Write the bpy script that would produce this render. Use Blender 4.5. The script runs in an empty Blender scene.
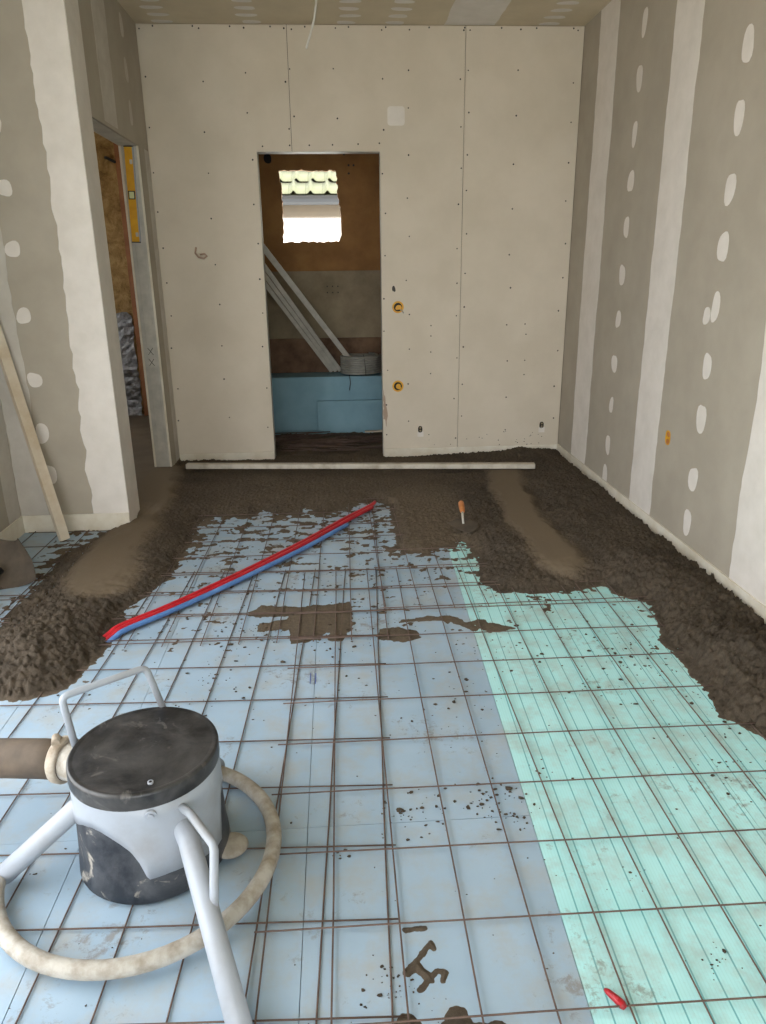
import bpy, math, random
import numpy as np
from mathutils import Vector, Matrix

random.seed(7)
RNG = np.random.default_rng(11)
scn = bpy.context.scene
COL = scn.collection
PI = math.pi

# ------------------------------------------------------------------ camera
CAM_F, CAM_P, CAM_YAW, CAM_ROLL, CAM_H = 734.8, 0.3212, 0.05966, -0.0123, 1.3358
def make_camera():
    cd = bpy.data.cameras.new('camera'); co = bpy.data.objects.new('camera', cd); COL.objects.link(co)
    cd.sensor_fit = 'AUTO'; cd.sensor_width = 36.0; cd.lens = CAM_F / 1024 * 36.0
    cd.clip_start = 0.02; cd.clip_end = 200
    cy, sy = math.cos(CAM_YAW), math.sin(CAM_YAW); cp, sp = math.cos(CAM_P), math.sin(CAM_P)
    fwd = Vector((sy*cp, cy*cp, -sp)); right = Vector((cy, -sy, 0)); up = right.cross(fwd)
    r = math.cos(CAM_ROLL)*right + math.sin(CAM_ROLL)*up
    u = -math.sin(CAM_ROLL)*right + math.cos(CAM_ROLL)*up
    m = Matrix((r, u, -fwd)).transposed().to_4x4(); m.translation = Vector((0, 0, CAM_H))
    co.matrix_world = m
    scn.camera = co
make_camera()

# ------------------------------------------------------------------ daylight and exposure
world = bpy.data.worlds.new('overcast_sky'); scn.world = world; world.use_nodes = True
bg = world.node_tree.nodes['Background']
bg.inputs['Color'].default_value = (0.93, 0.965, 1.0, 1); bg.inputs['Strength'].default_value = 1.0
vs = scn.view_settings
vs.view_transform = 'Standard'; vs.look = 'None'; vs.gamma = 1.0; vs.exposure = 2.72; vs.use_curve_mapping = False

sun_d = bpy.data.lights.new('sun', 'SUN'); sun_d.energy = 2.6; sun_d.angle = 0.0093; sun_d.color = (1.0, 0.95, 0.87)
sun = bpy.data.objects.new('sun', sun_d); COL.objects.link(sun)
sun.rotation_euler = Vector((-0.18, 0.70, -1.05)).to_track_quat('-Z', 'Y').to_euler()

def portal(name, loc, rot, sx, sy):
    l = bpy.data.lights.new(name, 'AREA'); l.shape = 'RECTANGLE'; l.size = sx; l.size_y = sy
    l.cycles.is_portal = True
    o = bpy.data.objects.new(name, l); o.location = loc; o.rotation_euler = rot; COL.objects.link(o)

# ------------------------------------------------------------------ dimensions (metres; z = 0 is the top of the insulation)
XR, XL, YB, ZC = 1.6105, -1.1456, 5.2068, 2.75
YF, XN = 3.85, -1.715           # face of the left return wall, near left wall
Y0 = -2.6                       # wall with the wide garden opening behind the viewer
YW = 6.5                        # far wall of the rear room
YL = 7.0                        # far wall of the side room
portal('garden_opening_portal', (0.0, Y0 - 0.02, 1.22), (PI/2, 0, 0), 3.1, 2.4)
portal('side_window_portal', (XN - 0.09, 1.2, 1.2), (0, -PI/2, 0), 2.2, 2.6)

# ------------------------------------------------------------------ materials
def nt(name):
    m = bpy.data.materials.new(name); m.use_nodes = True
    n = m.node_tree.nodes; l = m.node_tree.links
    return m, n, l, n['Principled BSDF']
def srgb(r, g, b):
    f = lambda c: (c/255/12.92) if c <= 10 else ((c/255+0.055)/1.055)**2.4
    return (f(r), f(g), f(b), 1)
def ramp(n, l, fac, stops):
    r = n.new('ShaderNodeValToRGB'); l.new(fac, r.inputs[0])
    e = r.color_ramp.elements
    while len(e) < len(stops): e.new(0.5)
    for k, (p, c) in enumerate(stops): e[k].position = p; e[k].color = c
    return r.outputs[0]
def noise(n, l, co, scale, detail=6, rough=0.6, dist=0.0):
    t = n.new('ShaderNodeTexNoise'); l.new(co, t.inputs['Vector'])
    t.inputs['Scale'].default_value = scale; t.inputs['Detail'].default_value = detail
    t.inputs['Roughness'].default_value = rough; t.inputs['Distortion'].default_value = dist
    return t.outputs['Fac']
def mix(n, l, fac, a, b, mode='MIX'):
    m = n.new('ShaderNodeMix'); m.data_type = 'RGBA'; m.blend_type = mode
    for s, v in ((0, fac), (6, a), (7, b)):
        if hasattr(v, 'is_output'): l.new(v, m.inputs[s])
        else: m.inputs[s].default_value = v
    return m.outputs[2]
def bump(n, l, b, h, strength, dist):
    bn = n.new('ShaderNodeBump'); l.new(h, bn.inputs['Height'])
    bn.inputs['Strength'].default_value = strength; bn.inputs['Distance'].default_value = dist
    l.new(bn.outputs[0], b.inputs['Normal'])
def plain(name, c1, c2=None, scale=6, rough=0.8, metal=0.0, lo=0.35, hi=0.65, bscale=None, bstr=0.2, bdist=0.002, detail=6, coords='Object'):
    m, n, l, b = nt(name)
    b.inputs['Roughness'].default_value = rough; b.inputs['Metallic'].default_value = metal
    tc = n.new('ShaderNodeTexCoord').outputs[coords]
    if c2 is None: c2 = tuple(min(1, x*0.9) for x in c1[:3]) + (1,)
    f = noise(n, l, tc, scale, detail)
    l.new(ramp(n, l, f, [(lo, c1), (hi, c2)]), b.inputs['Base Color'])
    if bscale: bump(n, l, b, noise(n, l, tc, bscale, 8), bstr, bdist)
    return m
M = {}
M['board_cream'] = plain('cream_plasterboard', srgb(208, 197, 180), srgb(199, 188, 170), 3, 0.85, bscale=120, bstr=0.05)
M['board_grey'] = plain('grey_plasterboard', srgb(172, 163, 148), srgb(163, 154, 139), 4, 0.85, bscale=120, bstr=0.05)
M['board_dim'] = plain('grey_ceiling_board', srgb(206, 192, 166), srgb(196, 182, 156), 4, 0.9)
M['compound'] = plain('white_joint_compound', srgb(222, 215, 207), srgb(212, 205, 196), 9, 0.8, bscale=60, bstr=0.15)
M['compound_thin'] = plain('thin_joint_compound', srgb(196, 190, 180), srgb(183, 176, 165), 9, 0.8)
M['foam_strip'] = plain('white_edge_foam', srgb(224, 218, 204), srgb(208, 198, 178), 8, 0.7)
M['stud_steel'] = plain('galvanised_steel', srgb(192, 187, 176), srgb(172, 168, 158), 14, 0.5, 0.0)
M['screw'] = plain('dark_screw', srgb(52, 46, 42), srgb(40, 36, 32), 8, 0.6)
M['dark'] = plain('dark_hole', srgb(30, 26, 22), srgb(22, 20, 18), 8, 0.9)
M['yellow'] = plain('yellow_plastic', srgb(222, 166, 12), srgb(200, 142, 8), 12, 0.45)
M['white_metal'] = plain('white_painted_steel', srgb(158, 164, 173), srgb(147, 148, 150), 10, 0.42, lo=0.45, hi=0.75, bscale=60, bstr=0.05)
M['dirty_white'] = plain('mortar_splashed_paint', srgb(176, 171, 162), srgb(130, 119, 102), 22, 0.75, lo=0.4, hi=0.7, bscale=90, bstr=0.5, bdist=0.004)
def scuffed(name, base, dust, spot, rough):
    m, n, l, b = nt(name); b.inputs['Roughness'].default_value = rough
    tc = n.new('ShaderNodeTexCoord').outputs['Object']
    a = noise(n, l, tc, 8, 10, 0.68, 0.4); c = noise(n, l, tc, 14, 5, 0.6, 1.2)
    col = ramp(n, l, a, [(0.40, base), (0.72, dust)])
    col = mix(n, l, ramp(n, l, c, [(0.60, (0, 0, 0, 1)), (0.68, (0.8, 0.8, 0.8, 1))]), col, spot)
    l.new(col, b.inputs['Base Color']); bump(n, l, b, noise(n, l, tc, 40, 6), 0.2, 0.002)
    return m
M['rubber'] = scuffed('dusty_black_rubber', srgb(30, 34, 42), srgb(84, 86, 90), srgb(170, 162, 150), 0.5)
M['lid'] = scuffed('scuffed_black_lid', srgb(22, 22, 24), srgb(78, 76, 75), srgb(92, 89, 86), 0.38)
M['splash'] = plain('dried_mortar', srgb(176, 170, 158), srgb(140, 134, 124), 30, 0.95)
M['hose'] = plain('muddy_hose', srgb(96, 82, 68), srgb(70, 60, 50), 10, 0.75, bscale=50, bstr=0.25)
M['clamp'] = plain('mortar_caked_clamp', srgb(190, 180, 165), srgb(140, 126, 108), 20, 0.8, bscale=60, bstr=0.5, bdist=0.004)
M['rust'] = plain('rusty_wire', srgb(108, 88, 78), srgb(80, 64, 56), 16, 0.7, 0.1)
M['red_pipe'] = plain('red_conduit', srgb(196, 30, 44), srgb(170, 24, 36), 12, 0.4)
M['blue_pipe'] = plain('blue_conduit', srgb(96, 138, 196), srgb(80, 118, 176), 12, 0.4)
M['alu'] = plain('mortar_stained_aluminium', srgb(196, 188, 174), srgb(150, 138, 120), 12, 0.5, 0.25, lo=0.45, hi=0.75)
M['plank'] = plain('pale_timber', srgb(214, 204, 186), srgb(190, 172, 146), 5, 0.7)
M['handle_wood'] = plain('orange_wood', srgb(196, 128, 72), srgb(170, 104, 56), 20, 0.5)
M['muddy_steel'] = plain('mortar_covered_steel', srgb(86, 75, 62), srgb(66, 57, 47), 14, 0.8, bscale=40, bstr=0.3)
M['black_plastic'] = plain('black_plastic', srgb(30, 30, 32), srgb(22, 22, 24), 10, 0.5)
M['post_wood'] = plain('orange_brown_timber', srgb(158, 104, 64), srgb(132, 82, 48), 7, 0.7)
M['kraft'] = plain('brown_wood_fibre_board', srgb(154, 112, 66), srgb(132, 94, 54), 5, 0.9)
M['old_board'] = plain('grey_old_board', srgb(150, 136, 112), srgb(126, 112, 90), 5, 0.9)
M['stain_board'] = plain('stained_brown_board', srgb(122, 96, 74), srgb(84, 62, 46), 6, 0.9)
M['xps'] = plain('blue_foam_board', srgb(132, 168, 182), srgb(120, 156, 170), 5, 0.75)
M['coil'] = plain('grey_conduit', srgb(150, 148, 140), srgb(130, 128, 120), 12, 0.5)
M['foil'] = plain('silver_foil', srgb(170, 170, 172), srgb(120, 116, 114), 18, 0.35, 0.6, bscale=26, bstr=0.9, bdist=0.02)
M['smooth_screed'] = plain('trowelled_screed', srgb(112, 98, 80), srgb(98, 85, 68), 5, 0.9, bscale=60, bstr=0.25)
M['slab'] = plain('concrete_slab', srgb(120, 112, 102), srgb(100, 94, 86), 4, 0.9)
M['white_wall'] = plain('white_render', srgb(240, 238, 232), srgb(232, 230, 224), 3, 0.9)
M['fascia'] = plain('beige_fascia', srgb(100, 90, 74), srgb(92, 84, 70), 3, 0.8)
M['gutter'] = plain('grey_gutter', srgb(32, 34, 34), srgb(28, 30, 30), 3, 0.5)
M['tile'] = plain('pale_roof_tile', srgb(78, 80, 58), srgb(70, 72, 52), 5, 0.85)
M['paving'] = plain('pale_paving', srgb(176, 170, 160), srgb(160, 155, 146), 3, 0.9)
M['blue_ink'] = plain('blue_marker', srgb(70, 90, 160), None, 4, 0.7)
M['red_plastic'] = plain('red_plastic', srgb(176, 20, 34), srgb(140, 14, 26), 30, 0.35)
M['vial'] = plain('pale_green_vial', srgb(216, 222, 170), None, 4, 0.2)
M['wire'] = plain('white_cable', srgb(216, 212, 204), None, 4, 0.5)
M['loop'] = plain('pinkish_cable', srgb(176, 150, 132), None, 4, 0.6)

def wool():
    m, n, l, b = nt('mineral_wool'); b.inputs['Roughness'].default_value = 1.0
    tc = n.new('ShaderNodeTexCoord').outputs['Object']
    a = noise(n, l, tc, 9, 8, 0.7, 0.6)
    l.new(ramp(n, l, a, [(0.3, srgb(96, 70, 38)), (0.5, srgb(168, 134, 84)), (0.72, srgb(206, 178, 122))]), b.inputs['Base Color'])
    bump(n, l, b, noise(n, l, tc, 30, 8, 0.75), 0.8, 0.02)
    return m
M['wool'] = wool()

def mortar():
    m, n, l, b = nt('wet_mortar'); b.inputs['Roughness'].default_value = 0.93
    b.inputs['Specular IOR Level'].default_value = 0.25
    tc = n.new('ShaderNodeTexCoord').outputs['Object']
    a = noise(n, l, tc, 5, 5, 0.55); c = noise(n, l, tc, 70, 8, 0.75)
    base = ramp(n, l, a, [(0.3, srgb(86, 76, 65)), (0.7, srgb(101, 89, 75))])
    fine = ramp(n, l, c, [(0.3, (0.52, 0.52, 0.52, 1)), (0.7, (1.18, 1.18, 1.18, 1))])
    at = n.new('ShaderNodeAttribute'); at.attribute_name = 'smoothed'
    base2 = mix(n, l, at.outputs['Fac'], base, srgb(116, 102, 84))
    fine2 = mix(n, l, at.outputs['Fac'], fine, (0.98, 0.98, 0.98, 1))
    l.new(mix(n, l, 1.0, base2, fine2, 'MULTIPLY'), b.inputs['Base Color'])
    bn = n.new('ShaderNodeBump'); bn.inputs['Distance'].default_value = 0.012
    l.new(noise(n, l, tc, 110, 8, 0.85), bn.inputs['Height'])
    s = n.new('ShaderNodeMath'); s.operation = 'MULTIPLY_ADD'
    l.new(at.outputs['Fac'], s.inputs[0]); s.inputs[1].default_value = -0.75; s.inputs[2].default_value = 0.85
    l.new(s.outputs[0], bn.inputs['Strength'])
    l.new(bn.outputs[0], b.inputs['Normal'])
    return m
M['mortar'] = mortar()

def foam(name, c1, c2, stripes):
    m, n, l, b = nt(name); b.inputs['Roughness'].default_value = 0.62
    tc = n.new('ShaderNodeTexCoord').outputs['Object']
    oi = n.new('ShaderNodeObjectInfo').outputs['Random']
    a = noise(n, l, tc, 2.6, 3)
    col = ramp(n, l, a, [(0.35, c1), (0.65, c2)])
    if stripes:
        sp = n.new('ShaderNodeSeparateXYZ'); l.new(tc, sp.inputs[0])
        def math_(op, x, y, z=None):
            k = n.new('ShaderNodeMath'); k.operation = op
            for i, v in enumerate((x, y, z)):
                if v is None: continue
                if hasattr(v, 'is_output'): l.new(v, k.inputs[i])
                else: k.inputs[i].default_value = v
            return k.outputs[0]
        u = math_('MULTIPLY_ADD', sp.outputs['Y'], -0.036, sp.outputs['X'])
        u = math_('ADD', u, 10 - 0.44 + 0.036 - 0.012)
        fr = math_('FRACT', math_('DIVIDE', u, 0.0462), 0.0)
        line = math_('LESS_THAN', fr, 0.075)
        col = mix(n, l, math_('MULTIPLY', line, 0.85), col, srgb(84, 164, 172))
        fr2 = math_('FRACT', math_('DIVIDE', u, 0.0077), 0.0)
        col = mix(n, l, math_('MULTIPLY', math_('LESS_THAN', fr2, 0.3), 0.10), col, srgb(110, 180, 170))
    # dust film and small mortar stains
    d = noise(n, l, tc, 7, 9, 0.7)
    col = mix(n, l, ramp(n, l, d, [(0.46, (0, 0, 0, 1)), (0.72, (0.65, 0.65, 0.65, 1))]), col, srgb(164, 160, 150))
    s = noise(n, l, tc, 30, 6, 0.75, 0.3)
    s2 = noise(n, l, tc, 3.0, 3, 0.6)
    mm = n.new('ShaderNodeMath'); mm.operation = 'MULTIPLY'; l.new(s, mm.inputs[0]); l.new(s2, mm.inputs[1])
    col = mix(n, l, ramp(n, l, mm.outputs[0], [(0.325, (0, 0, 0, 1)), (0.40, (0.6, 0.6, 0.6, 1))]), col, srgb(122, 110, 96))
    l.new(col, b.inputs['Base Color'])
    bump(n, l, b, noise(n, l, tc, 55, 5), 0.08, 0.003)
    return m
M['foam_blue'] = foam('pale_blue_foam', srgb(160, 181, 199), srgb(148, 171, 190), False)
M['foam_green'] = foam('mint_green_foam', srgb(186, 236, 238), srgb(174, 228, 230), True)

# ------------------------------------------------------------------ mesh helpers
class MB:
    def __init__(s): s.v = []; s.f = []; s.sm = []
    def add(s, vs_, fs, smooth=False):
        o = len(s.v); s.v += [tuple(p) for p in vs_]
        s.f += [tuple(i+o for i in f) for f in fs]; s.sm += [smooth]*len(fs); return s
    def box(s, a, b):
        (x0, y0, z0), (x1, y1, z1) = a, b
        v = [(x0,y0,z0),(x1,y0,z0),(x1,y1,z0),(x0,y1,z0),(x0,y0,z1),(x1,y0,z1),(x1,y1,z1),(x0,y1,z1)]
        return s.add(v, [(0,3,2,1),(4,5,6,7),(0,1,5,4),(1,2,6,5),(2,3,7,6),(3,0,4,7)])
    def prism(s, pts, fn, t0, t1):
        """pts: 2D outline; fn(u, v, t) -> xyz; a solid between t0 and t1."""
        n = len(pts)
        v = [fn(u, w, t0) for u, w in pts] + [fn(u, w, t1) for u, w in pts]
        fs = [tuple(range(n)), tuple(range(2*n-1, n-1, -1))]
        fs += [(i, i+n, (i+1) % n + n, (i+1) % n) for i in range(n)]
        return s.add(v, fs)
    def tube(s, path, r, seg=10, cap=True, closed=False):
        P = [Vector(p) for p in path]; n = len(P)
        R = r if isinstance(r, (list, tuple)) else [r]*n
        vs_ = []; prev = None
        for i, p in enumerate(P):
            if closed: t = (P[(i+1) % n] - P[i-1])
            else: t = (P[min(i+1, n-1)] - P[max(i-1, 0)])
            t.normalize()
            if prev is None:
                a = Vector((0, 0, 1)) if abs(t.z) < 0.9 else Vector((1, 0, 0))
                u = t.cross(a).normalized()
            else:
                u = (prev - t*prev.dot(t)).normalized()
            prev = u; w = t.cross(u)
            for k in range(seg):
                an = 2*PI*k/seg
                vs_.append(p + (u*math.cos(an) + w*math.sin(an))*R[i])
        fs = []
        m = n if closed else n-1
        for i in range(m):
            j = (i+1) % n
            for k in range(seg):
                k2 = (k+1) % seg
                fs.append((i*seg+k, i*seg+k2, j*seg+k2, j*seg+k))
        s.add(vs_, fs, True)
        if cap and not closed:
            o = len(s.v) - len(vs_)
            s.f += [tuple(o+k for k in range(seg-1, -1, -1)), tuple(o+(n-1)*seg+k for k in range(seg))]; s.sm += [False, False]
        return s
    def lathe(s, prof, c, seg=48, smooth=True):
        """prof: list of (r, z) from bottom to top."""
        vs_ = []
        for r, z in prof:
            for k in range(seg):
                a = 2*PI*k/seg; vs_.append((c[0]+r*math.cos(a), c[1]+r*math.sin(a), c[2]+z))
        fs = []
        for i in range(len(prof)-1):
            for k in range(seg):
                k2 = (k+1) % seg
                fs.append((i*seg+k, i*seg+k2, (i+1)*seg+k2, (i+1)*seg+k))
        s.add(vs_, fs, smooth)
        o = len(s.v)-len(vs_)
        s.f += [tuple(o+k for k in range(seg-1, -1, -1)), tuple(o+(len(prof)-1)*seg+k for k in range(seg))]; s.sm += [False, False]
        return s
    def mesh(s, name, off=(0, 0, 0)):
        me = bpy.data.meshes.new(name)
        ox, oy, oz = off
        me.from_pydata([(x-ox, y-oy, z-oz) for x, y, z in s.v], [], s.f)
        me.polygons.foreach_set('use_smooth', s.sm)
        me.update()
        return me
    def build(s, name, mat, parent=None, bevel=0.0):
        off = tuple(parent['origin']) if parent is not None and 'origin' in parent else (0, 0, 0)
        me = s.mesh(name, off); me.materials.append(M[mat] if isinstance(mat, str) else mat)
        o = bpy.data.objects.new(name, me); COL.objects.link(o)
        if parent is not None:
            o.parent = parent
            if 'origin' in parent: o['origin'] = off
        if bevel:
            b = o.modifiers.new('bevel', 'BEVEL'); b.width = bevel; b.segments = 2; b.limit_method = 'ANGLE'
        return o
def tag(o, label, cat=None, group=None, kind=None):
    if label: o['label'] = label
    if cat: o['category'] = cat
    if group: o['group'] = group
    if kind: o['kind'] = kind
    return o
def thing(name, label, cat, loc, group=None, kind=None):
    o = bpy.data.objects.new(name, None); COL.objects.link(o); o.location = loc; o['origin'] = tuple(loc)
    o.empty_display_size = 0.1
    return tag(o, label, cat, group, kind)
def subdiv(pts, step, amp, rnd=random):
    out = []
    n = len(pts)
    for i in range(n):
        a, b = pts[i], pts[(i+1) % n]
        L = math.hypot(b[0]-a[0], b[1]-a[1]); k = max(1, int(L/step))
        for j in range(k):
            t = j/k
            out.append((a[0]+(b[0]-a[0])*t + rnd.uniform(-amp, amp), a[1]+(b[1]-a[1])*t + rnd.uniform(-amp, amp)))
    return out
def blob(cu, cv, ru, rv, n=18, amp=0.12):
    ph = [random.uniform(0, 2*PI) for _ in range(3)]
    pts = []
    for k in range(n):
        a = 2*PI*k/n
        # a trowelled dab: squarish ellipse with a wobbly outline
        c, s_ = math.cos(a), math.sin(a)
        e = (abs(c)**2.6 + abs(s_)**2.6)**(-1/2.6)
        e *= 1 + amp*math.sin(2*a+ph[0])*0.7 + amp*math.sin(3*a+ph[1])*0.5
        pts.append((cu+ru*e*c, cv+rv*e*s_))
    return pts
# wall planes: (u, v, t) with t the distance the piece stands proud of the wall
w_right = lambda u, v, t: (XR - t, u, v)
w_back = lambda u, v, t: (u, YB - t, v)
w_face = lambda u, v, t: (u, YF - t, v)
w_left = lambda u, v, t: (XL + t, u, v)
w_near = lambda u, v, t: (XN + t, u, v)
w_ceil = lambda u, v, t: (u, v, ZC - t)
def band(parent, fn, u0, u1, v0, v1, mat='compound', t=0.0012, amp=0.007, step=0.035, ampr=None):
    """a strip of joint compound running in v with wandering edges."""
    n = max(4, int(abs(v1-v0)/step)); L = []; Rr = []
    a = b = 0.0; amp *= 0.45; ampr = amp if ampr is None else ampr
    for i in range(n+1):
        v = v0+(v1-v0)*i/n
        a = a*0.8 + random.uniform(-amp, amp); b = b*0.8 + random.uniform(-ampr, ampr)
        L.append((u0+a, v)); Rr.append((u1+b, v))
    return MB().prism(L + Rr[::-1], fn, 0, t).build('joint_compound_band', mat, parent)
def dab(parent, fn, u, v, ru, rv, mat='compound', t=0.0014):
    return MB().prism(blob(u, v, ru, rv), fn, 0, t).build('joint_compound_dab', mat, parent)

# ------------------------------------------------------------------ noise for modelled mortar
def perlin(x, y, seed):
    r = np.random.default_rng(seed); p = r.permutation(512); p = np.concatenate([p, p])
    g = r.uniform(0, 2*np.pi, 1024); gx, gy = np.cos(g), np.sin(g)
    xi = np.floor(x).astype(int); yi = np.floor(y).astype(int); xf = x-xi; yf = y-yi
    xi &= 511; yi &= 511; xj = (xi+1) & 511; yj = (yi+1) & 511
    u = xf*xf*xf*(xf*(xf*6-15)+10); v = yf*yf*yf*(yf*(yf*6-15)+10)
    def d(ix, iy, fx, fy):
        h = p[p[ix]+iy]; return gx[h]*fx + gy[h]*fy
    a = d(xi, yi, xf, yf); b = d(xj, yi, xf-1, yf); c = d(xi, yj, xf, yf-1); e = d(xj, yj, xf-1, yf-1)
    return ((a+u*(b-a)) + v*((c+u*(e-c)) - (a+u*(b-a))))*1.5
def fbm(x, y, s, octv=4, seed=1, gain=0.5, billow=False):
    t = 0; a = 1; tot = 0
    for k in range(octv):
        q = perlin(x*s, y*s, seed+k)
        if billow: q = 2.2*np.abs(q) - 0.6
        t = t + a*q; tot += a; a *= gain; s *= 2.03
    return t/tot
def sstep(a, b, x):
    t = np.clip((x-a)/(b-a), 0, 1); return t*t*(3-2*t)
def sdist(poly, X, Y):
    """signed distance, positive inside the polygon."""
    d = np.full(X.shape, 1e9); ins = np.zeros(X.shape, bool)
    n = len(poly)
    for i in range(n):
        ax, ay = poly[i]; bx, by = poly[(i+1) % n]
        ex, ey = bx-ax, by-ay
        t = np.clip(((X-ax)*ex+(Y-ay)*ey)/(ex*ex+ey*ey+1e-12), 0, 1)
        d = np.minimum(d, np.hypot(X-ax-t*ex, Y-ay-t*ey))
        if ay != by:
            ins ^= ((ay > Y) != (by > Y)) & (X < (bx-ax)*(Y-ay)/(by-ay)+ax)
    return np.where(ins, d, -d)
def linedist(path, X, Y):
    d = np.full(X.shape, 1e9)
    for (ax, ay), (bx, by) in zip(path[:-1], path[1:]):
        ex, ey = bx-ax, by-ay
        t = np.clip(((X-ax)*ex+(Y-ay)*ey)/(ex*ex+ey*ey), 0, 1)
        d = np.minimum(d, np.hypot(X-ax-t*ex, Y-ay-t*ey))
    return d
def heightfield(name, x0, x1, y0, y1, step, fn, floor_z=-0.003, mat='mortar', parent=None, skirt=True):
    nx = int((x1-x0)/step)+1; ny = int((y1-y0)/step)+1
    X, Y = np.meshgrid(x0+np.arange(nx)*step, y0+np.arange(ny)*step)
    H, S = fn(X, Y)
    idx = np.arange(nx*ny).reshape(ny, nx)
    q = np.stack([idx[:-1, :-1], idx[:-1, 1:], idx[1:, 1:], idx[1:, :-1]], -1).reshape(-1, 4)
    keep = (H.ravel()[q] > floor_z+0.0008).any(1)
    q = q[keep]
    used = np.unique(q); rem = np.full(nx*ny, -1); rem[used] = np.arange(len(used))
    V = np.stack([X.ravel(), Y.ravel(), np.maximum(H.ravel(), floor_z)], -1)[used]
    q = rem[q]
    me = bpy.data.meshes.new(name)
    me.vertices.add(len(V)); me.vertices.foreach_set('co', V.astype(np.float32).ravel())
    me.loops.add(len(q)*4); me.loops.foreach_set('vertex_index', q.astype(np.int32).ravel())
    me.polygons.add(len(q)); me.polygons.foreach_set('loop_start', np.arange(0, len(q)*4, 4, dtype=np.int32))
    me.polygons.foreach_set('use_smooth', np.ones(len(q), bool))
    me.update(calc_edges=True); me.validate()
    at = me.attributes.new('smoothed', 'FLOAT', 'POINT'); at.data.foreach_set('value', S.ravel()[used].astype(np.float32))
    me.materials.append(M[mat])
    o = bpy.data.objects.new(name, me); COL.objects.link(o)
    if parent is not None: o.parent = parent
    return o

# ================================================================== THE SETTING
def struct(name, mb, mat, label, bevel=0):
    o = mb.build(name, mat, None, bevel); tag(o, label, None, None, 'structure'); return o

# ---- floor: slab with insulation boards laid on it
floor = struct('floor', MB().box((XN-0.1, Y0-0.2, -0.16), (XR+0.1, YB+0.12, -0.062)), 'slab', 'concrete slab under the insulation boards of the main room')
border = lambda y: 0.44 + 0.036*(y-1.0)
def board(x00, x01, x10, x11, y0, y1, mat, dz=0.0):
    g = 0.0008
    pts = [(x00+g, y0+g), (x01-g, y0+g), (x11-g, y1-g), (x10+g, y1-g)]
    return MB().prism(pts, lambda u, v, t: (u, v, t), -0.06, dz).build('insulation_board', mat, floor)
rows = [Y0, -0.985, 0.265, 1.515, 2.765, 4.015, YB]
for i in range(6):
    ya, yb = rows[i], rows[i+1]
    xs = [XN+0.001, -1.066, -0.665, -0.109]
    for a, b in zip(xs[:-1], xs[1:]):
        board(a, b, a, b, ya, yb, 'foam_blue', random.uniform(-0.0012, 0.0))
    board(-0.109, border(ya), -0.109, border(yb), ya, yb, 'foam_blue', -0.0006)
for i in range(6):
    ya, yb = rows[i]+(0.36 if i else 0), rows[i+1]+(0.36 if i < 5 else 0)
    board(border(ya), border(ya)+0.56, border(yb), border(yb)+0.56, ya, yb, 'foam_green', -0.0003)
    board(border(ya)+0.56, XR-0.001, border(yb)+0.56, XR-0.001, ya, yb, 'foam_green', -0.001)

# ---- right wall
wr = struct('wall_right', MB().box((XR, Y0, -0.06), (XR+0.1, YB+0.1, ZC)), 'board_grey', 'grey plasterboard wall on the right with white jointing bands')
for u0, u1 in ((4.60, 4.905), (3.555, 3.835), (2.43, 2.735), (1.30, 1.60), (0.18, 0.48)):
    band(wr, w_right, u0, u1, 0.02, ZC-0.002, 'compound', amp=0.010)
for y, zs, a, b in ((4.225, (0.12, 0.31, 0.55, 0.79, 1.04, 1.28, 1.53, 1.76, 1.99, 2.25, 2.5), 0.034, 0.052), (3.14, (0.19, 0.40, 0.68, 0.91, 1.16, 1.40, 1.62, 1.88, 2.13, 2.38, 2.62), 0.036, 0.062), (2.02, [0.19+0.24*k for k in range(11)], 0.034, 0.06), (0.9, [0.19+0.24*k for k in range(11)], 0.034, 0.06)):
    for z in zs:
        dab(wr, w_right, y+random.uniform(-0.008, 0.008), z, a*random.uniform(0.85, 1.25), b*random.uniform(0.85, 1.2))
dab(wr, w_right, 3.20, 1.12, 0.03, 0.035, t=0.0022)

# ---- back wall: framing with three boards screwed on
DX0, DX1, DZ = -0.468, 0.322, 2.046
bw = MB().box((XL-0.12, YB+0.0135, -0.06), (DX0, YB+0.1, ZC)).box((DX1, YB+0.0135, -0.06), (XR, YB+0.1, ZC)).box((DX0, YB+0.0135, DZ), (DX1, YB+0.1, ZC))
wb = struct('wall_back', bw, 'board_cream', 'back wall of cream plasterboards with a doorway')
bp = lambda u, v, t: (u, YB+t, v)
J1, J2 = -0.243, 0.862
MB().prism([(XL+0.002, 0.03), (DX0, 0.03), (DX0, DZ), (J1-0.0015, DZ), (J1-0.0015, ZC-0.006), (XL+0.002, ZC-0.006)], bp, 0, 0.013).build('plasterboard', 'board_cream', wb)
MB().prism([(DX1, 0.03), (J2-0.0015, 0.03), (J2-0.0015, ZC-0.006), (J1+0.0015, ZC-0.006), (J1+0.0015, DZ), (DX1, DZ)], bp, 0, 0.013).build('plasterboard', 'board_cream', wb)
MB().prism([(J2+0.0015, 0.03), (XR-0.006, 0.03), (XR-0.004, ZC-0.006), (J2+0.0015, ZC-0.006)], bp, 0, 0.013).build('plasterboard', 'board_cream', wb)
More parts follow.
